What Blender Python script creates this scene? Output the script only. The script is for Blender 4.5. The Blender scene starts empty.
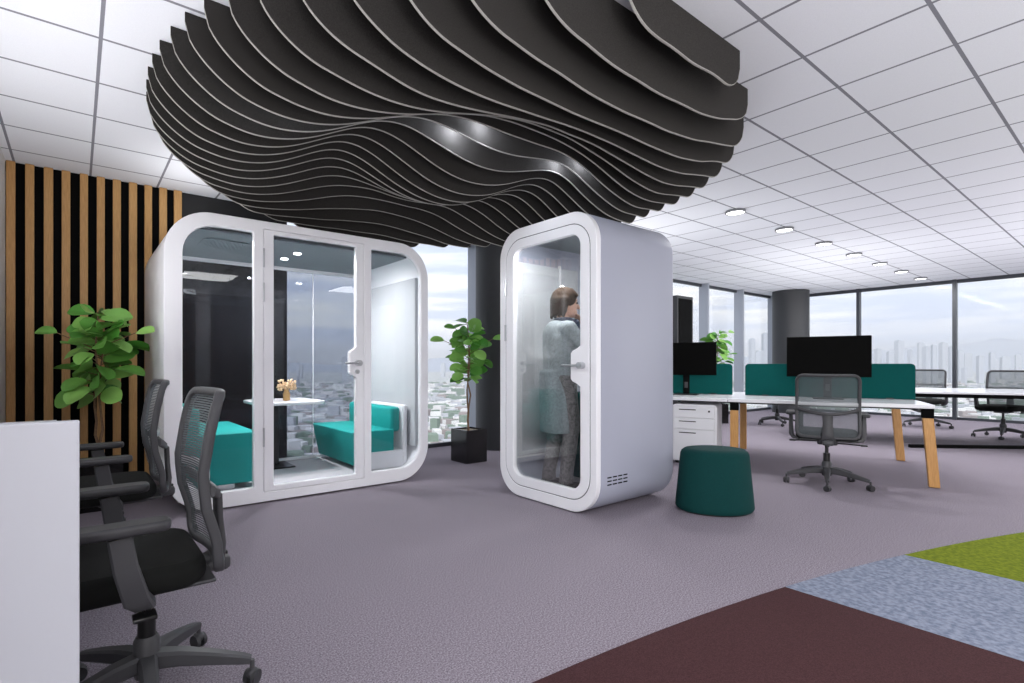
import bpy, bmesh, math, random
from mathutils import Vector, Matrix
random.seed(7)
C = bpy.context.scene.collection
PI = math.pi
# ---------------------------------------------------------------- materials
def lin(c):
    return tuple(((v/255)/12.92 if v/255 <= .04045 else ((v/255+.055)/1.055)**2.4) for v in c)+(1,)
def pm(name, col, rough=.5, metal=0, spec=.5, coat=0, bump=None, var=None, emit=None, coord='Object'):
    """principled material; bump=(scale,strength), var=(scale, other colour, detail)"""
    m = bpy.data.materials.new(name); m.use_nodes = True
    nt = m.node_tree; N = nt.nodes; L = nt.links; b = N['Principled BSDF']
    b.inputs['Base Color'].default_value = lin(col)
    b.inputs['Roughness'].default_value = rough
    b.inputs['Metallic'].default_value = metal
    b.inputs['Specular IOR Level'].default_value = spec
    b.inputs['Coat Weight'].default_value = coat
    tc = N.new('ShaderNodeTexCoord')
    if var:
        n = N.new('ShaderNodeTexNoise'); n.inputs['Scale'].default_value = var[0]
        n.inputs['Detail'].default_value = var[2] if len(var) > 2 else 3
        mp = N.new('ShaderNodeMapping')
        if len(var) > 3: mp.inputs['Scale'].default_value = var[3]
        r = N.new('ShaderNodeValToRGB'); r.color_ramp.elements[0].position = .35; r.color_ramp.elements[1].position = .65
        r.color_ramp.elements[0].color = lin(col); r.color_ramp.elements[1].color = lin(var[1])
        L.new(tc.outputs[coord], mp.inputs[0]); L.new(mp.outputs[0], n.inputs['Vector'])
        L.new(n.outputs['Fac'], r.inputs[0]); L.new(r.outputs[0], b.inputs['Base Color'])
    if bump:
        n = N.new('ShaderNodeTexNoise'); n.inputs['Scale'].default_value = bump[0]; n.inputs['Detail'].default_value = 2
        bp = N.new('ShaderNodeBump'); bp.inputs['Strength'].default_value = bump[1]; bp.inputs['Distance'].default_value = .004
        L.new(tc.outputs[coord], n.inputs['Vector']); L.new(n.outputs['Fac'], bp.inputs['Height']); L.new(bp.outputs[0], b.inputs['Normal'])
    if emit:
        b.inputs['Emission Color'].default_value = lin(emit[0]); b.inputs['Emission Strength'].default_value = emit[1]
    return m
def glass(name, tint, refl=1.0, rough=0.0):
    m = bpy.data.materials.new(name); m.use_nodes = True
    nt = m.node_tree; N = nt.nodes; L = nt.links; N.remove(N['Principled BSDF'])
    t = N.new('ShaderNodeBsdfTransparent'); t.inputs[0].default_value = (*tint, 1)
    g = N.new('ShaderNodeBsdfGlossy'); g.inputs['Roughness'].default_value = rough
    f = N.new('ShaderNodeFresnel'); f.inputs[0].default_value = 1.45
    k = N.new('ShaderNodeMath'); k.operation = 'MULTIPLY'; k.inputs[1].default_value = refl
    mx = N.new('ShaderNodeMixShader')
    L.new(f.outputs[0], k.inputs[0]); L.new(k.outputs[0], mx.inputs[0]); L.new(t.outputs[0], mx.inputs[1]); L.new(g.outputs[0], mx.inputs[2])
    L.new(mx.outputs[0], N['Material Output'].inputs[0])
    return m
M = {}
M['white'] = pm('white_lacquer', (226,226,230), .22, coat=.3)
M['white_shell'] = pm('white_booth_shell', (236,236,240), .33, coat=.1)
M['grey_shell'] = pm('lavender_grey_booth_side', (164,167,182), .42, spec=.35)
M['white_matte'] = pm('white_laminate', (222,222,226), .4)
M['desk_panel'] = pm('pale_grey_laminate', (190,192,199), .45)
M['wall'] = pm('white_paint', (222,221,222), .8)
M['dark_wall'] = pm('charcoal_paint', (28,28,30), .7)
M['black'] = pm('black_plastic', (14,14,15), .35)
M['screen'] = pm('black_screen', (3,3,3), .6, spec=.05)
M['blackmatte'] = pm('black_backing', (9,9,10), .9, spec=.1)
M['chair_grey'] = pm('grey_chair_plastic', (64,64,67), .5, spec=.35)
M['chair_dark'] = pm('charcoal_chair_plastic', (46,46,49), .5)
M['chair_light'] = pm('pale_grey_plastic', (170,172,176), .35)
M['seat'] = pm('black_seat_fabric', (17,18,17), .85, spec=.2, bump=(900,.3))
M['teal'] = pm('dark_teal_felt', (4,58,57), .85, spec=.2, var=(220,(3,50,50)), bump=(500,.2))
M['teal_sofa'] = pm('teal_upholstery', (20,148,144), .7, spec=.3, bump=(500,.15))
M['screenfelt'] = pm('teal_screen_felt', (3,78,75), .9, spec=.15, var=(160,(3,68,66)), bump=(500,.2))
M['wood'] = pm('oak_slat', (196,152,96), .5, var=(9,(172,128,76),6,(30,30,1.2)))
M['legwood'] = pm('oak_leg', (200,150,86), .45, var=(9,(180,128,66),6,(25,25,1.5)))
M['felt_fin'] = pm('charcoal_felt', (48,46,45), .95, spec=.1, var=(260,(62,60,58)), bump=(700,.4))
M['felt_edge'] = pm('cut_felt_edge', (160,157,152), .9, spec=.1)
M['mullion'] = pm('grey_aluminium', (164,169,180), .4, metal=.1)
M['mullion_dark'] = pm('dark_aluminium', (52,55,62), .4)
M['column'] = pm('dark_grey_column', (50,51,54), .55)
M['chrome'] = pm('brushed_steel', (190,192,196), .3, metal=.9)
M['soil'] = pm('light_pebbles', (190,180,165), .9, var=(90,(120,108,92)))
M['bark'] = pm('brown_bark', (104,78,58), .85, var=(40,(140,112,84),4,(8,8,2)), bump=(80,.5))
M['leaf'] = pm('green_leaf', (72,146,44), .42, spec=.4, var=(6,(138,196,92),2))
M['pot'] = pm('black_planter', (12,12,13), .2, coat=.3)
M['felt_int'] = pm('light_grey_acoustic_felt', (188,190,194), .95, spec=.1, var=(140,(172,174,178)))
M['int_ceiling'] = pm('grey_booth_ceiling', (120,126,132), .8)
M['booth_floor'] = pm('grey_booth_carpet', (190,187,192), .95, var=(200,(166,163,168)))
M['seal'] = pm('dark_door_gap', (70,72,76), .6)
M['lamp'] = pm('lamp_diffuser', (255,255,255), .4, emit=((255,255,255), 5))
M['lampring'] = pm('grey_lamp_ring', (120,122,126), .4)
M['maroon'] = pm('maroon_carpet', (76,50,52), .98, spec=.1, var=(240,(58,38,40),4), bump=(300,.5))
M['bluecarpet'] = pm('grey_blue_carpet', (140,147,164), .98, spec=.1, var=(48,(106,114,132),8), bump=(300,.5))
M['greencarpet'] = pm('lime_green_carpet', (118,130,34), .98, spec=.1, var=(50,(92,104,26),6), bump=(300,.5))
M['glass_win'] = glass('clear_window_glass', (.98,.985,.99), .15)
M['glass_booth'] = glass('grey_booth_glass', (.88,.89,.9), .5)
M['glass_back'] = glass('dark_tinted_glass', (.72,.74,.78), .4)
M['glass_o'] = glass('clear_booth_glass', (.92,.93,.93), .35)
M['skin'] = pm('skin', (206,160,138), .5)
M['hair'] = pm('dark_brown_hair', (44,34,28), .8, spec=.15, var=(60,(74,58,46),3,(6,6,1)))
M['cardigan'] = pm('grey_cardigan', (150,158,162), .9, var=(60,(128,136,140)))
M['shirt'] = pm('dark_blue_top', (60,64,82), .9)
M['trousers'] = pm('patterned_grey_trousers', (130,126,126), .9, var=(50,(88,84,84)))
M['shoe'] = pm('dark_grey_shoe', (72,68,68), .6)
M['dried'] = pm('dried_flower', (226,200,166), .9, var=(60,(190,156,116)))
M['vase'] = pm('tan_ceramic', (150,118,74), .4)
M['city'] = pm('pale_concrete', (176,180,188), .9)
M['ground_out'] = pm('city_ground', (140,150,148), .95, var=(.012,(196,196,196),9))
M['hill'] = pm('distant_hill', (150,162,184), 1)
M['backwood'] = pm('back_wall_wood', (92,62,40), .6, var=(2,(70,46,30),5,(1,1,8)))

_lm = M['leaf']; _n = _lm.node_tree; _g = _n.nodes.new('ShaderNodeNewGeometry'); _r = _n.nodes.new('ShaderNodeValToRGB')
_r.color_ramp.elements[0].color = lin((62,132,42)); _r.color_ramp.elements[1].color = lin((150,200,104))
_n.links.new(_g.outputs['Random Per Island'], _r.inputs[0]); _n.links.new(_r.outputs[0], _n.nodes['Principled BSDF'].inputs['Base Color'])
def ceiling_mat():
    m = pm('ceiling_tile', (222,223,229), .9, spec=.1)
    nt = m.node_tree; N = nt.nodes; L = nt.links; b = N['Principled BSDF']
    tc = N.new('ShaderNodeTexCoord'); sp = N.new('ShaderNodeSeparateXYZ'); L.new(tc.outputs['Object'], sp.inputs[0])
    outs = []
    for ax, off in (('X', 2.6985), ('Y', .6364)):
        s = N.new('ShaderNodeMath'); s.operation = 'SUBTRACT'; s.inputs[1].default_value = off; L.new(sp.outputs[ax], s.inputs[0])
        d = N.new('ShaderNodeMath'); d.operation = 'PINGPONG'; d.inputs[1].default_value = .519/2; L.new(s.outputs[0], d.inputs[0])
        l = N.new('ShaderNodeMath'); l.operation = 'LESS_THAN'; l.inputs[1].default_value = .009; L.new(d.outputs[0], l.inputs[0])
        outs.append(l)
    mx = N.new('ShaderNodeMath'); mx.operation = 'MAXIMUM'; L.new(outs[0].outputs[0], mx.inputs[0]); L.new(outs[1].outputs[0], mx.inputs[1])
    nz = N.new('ShaderNodeTexNoise'); nz.inputs['Scale'].default_value = 250; L.new(tc.outputs['Object'], nz.inputs['Vector'])
    rp = N.new('ShaderNodeValToRGB'); rp.color_ramp.elements[0].color = lin((212,213,220)); rp.color_ramp.elements[1].color = lin((230,231,236))
    L.new(nz.outputs['Fac'], rp.inputs[0])
    mc = N.new('ShaderNodeMix'); mc.data_type = 'RGBA'; mc.inputs['B'].default_value = lin((128,128,136))
    L.new(mx.outputs[0], mc.inputs['Factor']); L.new(rp.outputs[0], mc.inputs['A']); L.new(mc.outputs['Result'], b.inputs['Base Color'])
    return m
M['ceiling'] = ceiling_mat()
def carpet_mat():
    m = pm('grey_purple_carpet', (118,108,118), .98, spec=.1)
    nt = m.node_tree; N = nt.nodes; L = nt.links; b = N['Principled BSDF']
    tc = N.new('ShaderNodeTexCoord')
    a = N.new('ShaderNodeTexNoise'); a.inputs['Scale'].default_value = 150; a.inputs['Detail'].default_value = 4; a.inputs['Roughness'].default_value = .7
    L.new(tc.outputs['Object'], a.inputs['Vector'])
    r = N.new('ShaderNodeValToRGB'); r.color_ramp.elements[0].position = .33; r.color_ramp.elements[1].position = .67
    r.color_ramp.elements[0].color = lin((88,80,90)); r.color_ramp.elements[1].color = lin((168,160,170))
    L.new(a.outputs['Fac'], r.inputs[0]); L.new(r.outputs[0], b.inputs['Base Color'])
    bp = N.new('ShaderNodeBump'); bp.inputs['Strength'].default_value = .5; bp.inputs['Distance'].default_value = .004
    L.new(a.outputs['Fac'], bp.inputs['Height']); L.new(bp.outputs[0], b.inputs['Normal'])
    return m
M['carpet'] = carpet_mat()
def mesh_fabric():
    m = bpy.data.materials.new('chair_mesh_fabric'); m.use_nodes = True
    nt = m.node_tree; N = nt.nodes; L = nt.links; b = N['Principled BSDF']
    b.inputs['Base Color'].default_value = lin((84,90,94)); b.inputs['Roughness'].default_value = .7
    tc = N.new('ShaderNodeTexCoord'); sp = N.new('ShaderNodeSeparateXYZ'); L.new(tc.outputs['Object'], sp.inputs[0])
    k = N.new('ShaderNodeMath'); k.operation = 'MULTIPLY'; k.inputs[1].default_value = 2*PI/.0085; L.new(sp.outputs['Z'], k.inputs[0])
    s = N.new('ShaderNodeMath'); s.operation = 'SINE'; L.new(k.outputs[0], s.inputs[0])
    g = N.new('ShaderNodeMath'); g.operation = 'GREATER_THAN'; g.inputs[1].default_value = -.45; L.new(s.outputs[0], g.inputs[0])
    t = N.new('ShaderNodeBsdfTransparent'); mx = N.new('ShaderNodeMixShader')
    L.new(g.outputs[0], mx.inputs[0]); L.new(t.outputs[0], mx.inputs[1]); L.new(b.outputs[0], mx.inputs[2]); L.new(mx.outputs[0], N['Material Output'].inputs[0])
    return m
M['mesh'] = mesh_fabric()

# ---------------------------------------------------------------- helpers
def tag(o, label=None, cat=None, group=None, kind=None):
    if label: o['label'] = label
    if cat: o['category'] = cat
    if group: o['group'] = group
    if kind: o['kind'] = kind
    return o
def empty(name, loc=(0,0,0), rz=0, label=None, cat=None, group=None):
    o = bpy.data.objects.new(name, None); C.objects.link(o); o.location = loc; o.rotation_euler = (0,0,rz)
    o.empty_display_size = .1
    return tag(o, label, cat, group)
def copy_tree(o, parent=None):
    c = o.copy(); C.objects.link(c)
    if parent: c.parent = parent
    for ch in list(o.children): copy_tree(ch, c)
    return c
class MB:
    def __init__(s): s.bm = bmesh.new()
    def box(s, lo, hi, bev=0, mat=None, seg=2):
        c = [(a+b)/2 for a,b in zip(lo,hi)]; d = [abs(b-a) for a,b in zip(lo,hi)]
        t = bmesh.new(); bmesh.ops.create_cube(t, size=1)
        bmesh.ops.transform(t, matrix=Matrix.Translation(c) @ Matrix.Diagonal((*d,1)), verts=t.verts)
        if bev: bmesh.ops.bevel(t, geom=t.edges[:], offset=bev, segments=seg, profile=.5, affect='EDGES')
        return s.add(t, mat)
    def add(s, t, mat=None):
        if mat is not None: bmesh.ops.transform(t, matrix=mat, verts=t.verts)
        me = bpy.data.meshes.new('t'); t.to_mesh(me); t.free(); s.bm.from_mesh(me); bpy.data.meshes.remove(me); return s
    def frustum(s, p, q, r0, r1, n=16, caps=True):
        p, q = Vector(p), Vector(q); d = q-p
        t = bmesh.new(); bmesh.ops.create_cone(t, cap_ends=caps, segments=n, radius1=r0, radius2=r1, depth=d.length)
        m = Matrix.Translation((p+q)/2) @ d.to_track_quat('Z','Y').to_matrix().to_4x4()
        return s.add(t, m)
    def ball(s, c, r, sc=(1,1,1), n=16, mat=None):
        t = bmesh.new(); bmesh.ops.create_uvsphere(t, u_segments=n, v_segments=max(6,n//2+2), radius=r)
        m = Matrix.Translation(c) @ Matrix.Diagonal((*sc,1))
        if mat is not None: m = Matrix.Translation(c) @ mat @ Matrix.Diagonal((*sc,1))
        return s.add(t, m)
    def capsule(s, p, q, r0, r1, n=12):
        s.frustum(p, q, r0, r1, n); s.ball(p, r0, n=n); s.ball(q, r1, n=n); return s
    def lathe(s, prof, c=(0,0,0), n=32, sx=1, sy=1):
        """prof list of (r,z)"""
        vs = []
        for r, z in prof:
            vs.append([s.bm.verts.new((c[0]+r*sx*math.cos(2*PI*i/n), c[1]+r*sy*math.sin(2*PI*i/n), c[2]+z)) for i in range(n)] if r > 1e-6 else [s.bm.verts.new((c[0],c[1],c[2]+z))])
        for A, B in zip(vs, vs[1:]):
            for i in range(n):
                j = (i+1) % n
                try:
                    if len(A) == 1 and len(B) > 1: s.bm.faces.new((A[0], B[j], B[i]))
                    elif len(B) == 1 and len(A) > 1: s.bm.faces.new((A[i], A[j], B[0]))
                    elif len(A) > 1: s.bm.faces.new((A[i], A[j], B[j], B[i]))
                except ValueError: pass
        return s
    def sweep(s, path, w, h, up=(0,0,1), ws=None, closed=False):
        """rectangular bar along path: w across, h along 'up'"""
        path = [Vector(p) for p in path]; rings = []
        n = len(path)
        for i, p in enumerate(path):
            a = path[(i-1) % n] if (closed or i > 0) else p; b = path[(i+1) % n] if (closed or i < n-1) else p
            t = (b-a).normalized(); u = Vector(up); sd = t.cross(u).normalized(); u = sd.cross(t).normalized()
            k = ws[i] if ws else 1
            hw, hh = w/2*k, h/2*k; bv = min(hw,hh)*.35
            rings.append([s.bm.verts.new(p+sd*x+u*y) for x, y in ((-hw+bv,-hh),(hw-bv,-hh),(hw,-hh+bv),(hw,hh-bv),(hw-bv,hh),(-hw+bv,hh),(-hw,hh-bv),(-hw,-hh+bv))])
        m = 8
        for i in range(n if closed else n-1):
            A, B = rings[i], rings[(i+1) % n]
            for j in range(m): s.bm.faces.new((A[j], A[(j+1)%m], B[(j+1)%m], B[j]))
        if not closed:
            s.bm.faces.new(rings[0][::-1]); s.bm.faces.new(rings[-1])
        return s
    def build(s, name, mat, parent=None, smooth=None, loc=None):
        bmesh.ops.recalc_face_normals(s.bm, faces=s.bm.faces[:])
        me = bpy.data.meshes.new(name); s.bm.to_mesh(me); s.bm.free()
        return link(name, me, mat, parent, smooth, loc)
def link(name, me, mat, parent=None, smooth=None, loc=None):
    me.materials.clear(); me.materials.append(mat)
    if smooth is not None:
        for p in me.polygons: p.use_smooth = True
        me.set_sharp_from_angle(angle=math.radians(smooth))
    o = bpy.data.objects.new(name, me); C.objects.link(o)
    if parent: o.parent = parent
    if loc: o.location = loc
    return o
def rr(x0, y0, x1, y1, r, n=8):
    """rounded rectangle outline; r = one radius or (bl, br, tr, tl)"""
    if not isinstance(r, (tuple,list)): r = (r,)*4
    out = []
    for (cx, cy, a0, q) in ((x0+r[0], y0+r[0], PI, r[0]), (x1-r[1], y0+r[1], 1.5*PI, r[1]), (x1-r[2], y1-r[2], 0, r[2]), (x0+r[3], y1-r[3], .5*PI, r[3])):
        if q < 1e-4: out.append((cx, cy)); continue
        for i in range(n+1):
            a = a0+i*PI/2/n; out.append((cx+q*math.cos(a), cy+q*math.sin(a)))
    return out
def plate(loops, t, bev=0):
    """2D loops (first outer, others holes) -> solid plate of thickness t centred on z=0"""
    cu = bpy.data.curves.new('c', 'CURVE'); cu.dimensions = '2D'; cu.fill_mode = 'BOTH'; cu.extrude = t/2-bev; cu.bevel_depth = bev; cu.bevel_resolution = 2; cu.offset = -bev
    for lp in loops:
        sp = cu.splines.new('POLY'); sp.points.add(len(lp)-1); sp.use_cyclic_u = True
        for p, q in zip(sp.points, lp): p.co = (q[0], q[1], 0, 1)
    o = bpy.data.objects.new('c', cu); C.objects.link(o); bpy.context.view_layer.update()
    me = bpy.data.meshes.new_from_object(o.evaluated_get(bpy.context.evaluated_depsgraph_get()))
    bpy.data.objects.remove(o); bpy.data.curves.remove(cu)
    return me
XZ = Matrix(((1,0,0,0),(0,0,-1,0),(0,1,0,0),(0,0,0,1)))      # (x,y,z)->(x,-z,y)
YZ = Matrix(((0,0,1,0),(1,0,0,0),(0,1,0,0),(0,0,0,1)))      # (x,y,z)->(z,x,y)
def pl(name, loops, t, mat, parent, M4, off, bev=0, smooth=30):
    me = plate(loops, t, bev); me.transform(Matrix.Translation(off) @ M4)
    return link(name, me, mat, parent, smooth)
def struct(name, mb, mat, smooth=None, parent=None):
    o = mb.build(name, mat, parent, smooth)
    if not parent: o['kind'] = 'structure'
    return o
H = 2.775
# ---------------------------------------------------------------- camera
F = 516.87; CX = 453.94; CY = 364.72; YW = math.radians(53.825)
cam = bpy.data.cameras.new('camera'); co = bpy.data.objects.new('camera', cam); C.objects.link(co)
cam.sensor_fit = 'HORIZONTAL'; cam.sensor_width = 36; cam.lens = F/1024*36
cam.shift_x = (512-CX)/1024; cam.shift_y = (CY-341.5)/1024
cam.clip_start = .05; cam.clip_end = 20000
co.location = (0,0,1.09); co.rotation_euler = (PI/2, 0, YW-PI/2)
bpy.context.scene.camera = co
sc = bpy.context.scene
sc.view_settings.view_transform = 'Standard'; sc.view_settings.look = 'None'; sc.view_settings.exposure = .42; sc.view_settings.gamma = 1
sc.view_settings.use_curve_mapping = False

# ---------------------------------------------------------------- room shell
XW, YB, XL0, YF = 14.07, 5.65, -.47, -5.0
struct('floor', MB().box((XL0-.2, YF-.2, -.12), (XW+.25, YB+.25, 0)), M['carpet'])
struct('ceiling', MB().box((XL0-.2, YF-.2, H), (XW+.25, YB+.25, H+.12)), M['ceiling'])
struct('wall_left', MB().box((XL0-.2, YF, 0), (XL0, YB+.2, H)), M['wall'])
struct('wall_back', MB().box((XL0, YB, 0), (1.866, YB+.2, H)), M['dark_wall'])
struct('wall_front', MB().box((XL0, YF-.2, 0), (XW+.2, YF, H)), M['backwood'])
# window wall along the far side (constant Y)
gx = [1.866, 4.445, 5.96, 7.49, 9.03, 10.56, 12.07, 13.78]
def frame_bar(lo, hi): return MB().box(lo, hi, .004)
wn = 0
for a, b in zip(gx, gx[1:]):
    wn += 1
    f = empty('window_%d' % wn, ((a+b)/2, YB+.03, 0)); f['kind'] = 'structure'
    def loc(mb, n, m):
        o = mb.build(n, m, f); o.matrix_parent_inverse = Matrix.Translation(f.location).inverted(); return o
    loc(MB().box((a, YB, H-.055), (b, YB+.06, H)), 'head_rail', M['mullion_dark'])
    loc(MB().box((a, YB, 0), (b, YB+.06, .05)), 'sill_rail', M['mullion_dark'])
    loc(MB().box((a, YB+.04, .05), (b, YB+.045, H-.055)), 'pane', M['glass_win'])
for i, a in enumerate(gx[1:]):
    o = struct('trim_%d' % (i+1), MB().box((a-.03, YB-.13, 0), (a+.03, YB+.06, H)), M['mullion'])
    struct('edge_strip', MB().box((a-.032, YB-.134, 0), (a+.032, YB-.122, H)), M['mullion_dark'], parent=o) if False else None
# window wall on the right (constant X)
gy = [5.65, 3.97, 2.41, .85, -.71, -2.27, -3.83, -5.0]
for a, b in zip(gy, gy[1:]):
    wn += 1
    f = empty('window_%d' % wn, (XW+.03, (a+b)/2, 0)); f['kind'] = 'structure'
    def loc(mb, n, m):
        o = mb.build(n, m, f); o.matrix_parent_inverse = Matrix.Translation(f.location).inverted(); return o
    loc(MB().box((XW, b, H-.07), (XW+.06, a, H)), 'head_rail', M['mullion_dark'])
    loc(MB().box((XW, b, 0), (XW+.06, a, .05)), 'sill_rail', M['mullion_dark'])
    loc(MB().box((XW+.04, b, .05), (XW+.045, a, H-.07)), 'pane', M['glass_win'])
for i, a in enumerate(gy[1:-1]):
    struct('trim_%d' % (i+20), MB().box((XW-.06, a-.03, 0), (XW+.06, a+.03, H)), M['mullion_dark'])
struct('trim_30', MB().box((13.83, YB-.02, 0), (XW+.1, YB+.1, H)), M['mullion'])
# columns
def column(x, y, r, name):
    return struct(name, MB().lathe([(0,0),(r,0),(r,H-.01),(0,H-.01)], (x,y,.001), 48), M['column'], 40)
column(4.47, 5.17, .27, 'trim_31')
column(13.2, 5.0, .36, 'trim_32')

# slatted wall cladding
sl = empty('slatted_wall_panel', (.18, 5.6, 0), 0, 'black wall panel with vertical light oak slats beside the white meeting booth', 'wall panel')
def child(mb, n, m, p, smooth=None):
    o = mb.build(n, m, p, smooth); o.matrix_parent_inverse = Matrix.Translation(p.location).inverted(); return o
child(MB().box((XL0+.001, 5.635, .001), (.83, 5.649, H-.001)), 'backing', M['blackmatte'], sl)
SL = [(-.465,-.406),(-.343,-.284),(-.221,-.158),(-.1,-.04),(.028,.086),(.15,.209),(.27,.331),(.394,.457),(.517,.578),(.638,.702),(.761,.829)]
for a, b in SL:
    child(MB().box((a, 5.6, .002), (b, 5.634, H-.002), .003), 'slat', M['wood'], sl)

# carpet inlays
def inlay(name, pts, mat, label):
    mb = MB(); bm = mb.bm
    top = [bm.verts.new((x,y,.006)) for x,y in pts]; bot = [bm.verts.new((x,y,.0005)) for x,y in pts]
    bm.faces.new(top); bm.faces.new(bot[::-1])
    for i in range(len(pts)):
        j = (i+1) % len(pts); bm.faces.new((bot[i],bot[j],top[j],top[i]))
    o = mb.build(name, mat); tag(o, label, 'rug'); return o
CP = [(1.269,1.265),(2.794,1.083),(3.804,.867),(4.957,.523)]
def cv(x):
    s = 0
    for i, (xi, yi) in enumerate(CP):
        t = yi
        for j, (xj, _) in enumerate(CP):
            if j != i: t *= (x-xj)/(xi-xj)
        s += t
    return s
def inl(x0, x1): return [(x0, -1.6), (x1, -1.6)] + [(x1+(x0-x1)*i/10, cv(x1+(x0-x1)*i/10)) for i in range(11)]
inlay('rug', inl(.6, 2.794), M['maroon'], 'dark maroon carpet area at the bottom edge nearest the camera')
inlay('rug', inl(2.797, 3.812), M['bluecarpet'], 'pale grey-blue carpet area between the maroon and the green ones')
inlay('rug', inl(3.815, 5.4), M['greencarpet'], 'lime green carpet area at the right edge of the picture')

# ceiling downlights
def downlight(x, y, label, group):
    e = empty('downlight', (x,y,H), 0, label, 'ceiling light', group)
    MB().lathe([(.085,0),(.1,-.004),(.1,-.028),(.088,-.03),(.085,-.024)], n=32).build('ring', M['lampring'], e, 40)
    MB().lathe([(0,-.0245),(.086,-.0245),(.086,-.012),(0,-.012)], n=32).build('diffuser', M['lamp'], e, 40)
    l = bpy.data.lights.new('downlight_lamp', 'AREA'); l.shape = 'DISK'; l.size = .17; l.energy = DL
    lo = bpy.data.objects.new('downlight_lamp', l); C.objects.link(lo); lo.parent = e; lo.location = (0,0,-.035)
    return e
DL = 18
dls = [5.82, 7.064, 8.325, 9.515, 10.738, 11.947, 13.196]
names = ['nearest the phone booth and largest in view', 'second from the phone booth', 'third from the phone booth', 'middle one of seven', 'fifth from the phone booth', 'next to last before the windows', 'last one before the windows']
for x, n in zip(dls, names): downlight(x, 2.745, 'round recessed downlight in the ceiling row, '+n, 'downlights in the ceiling row')

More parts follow.
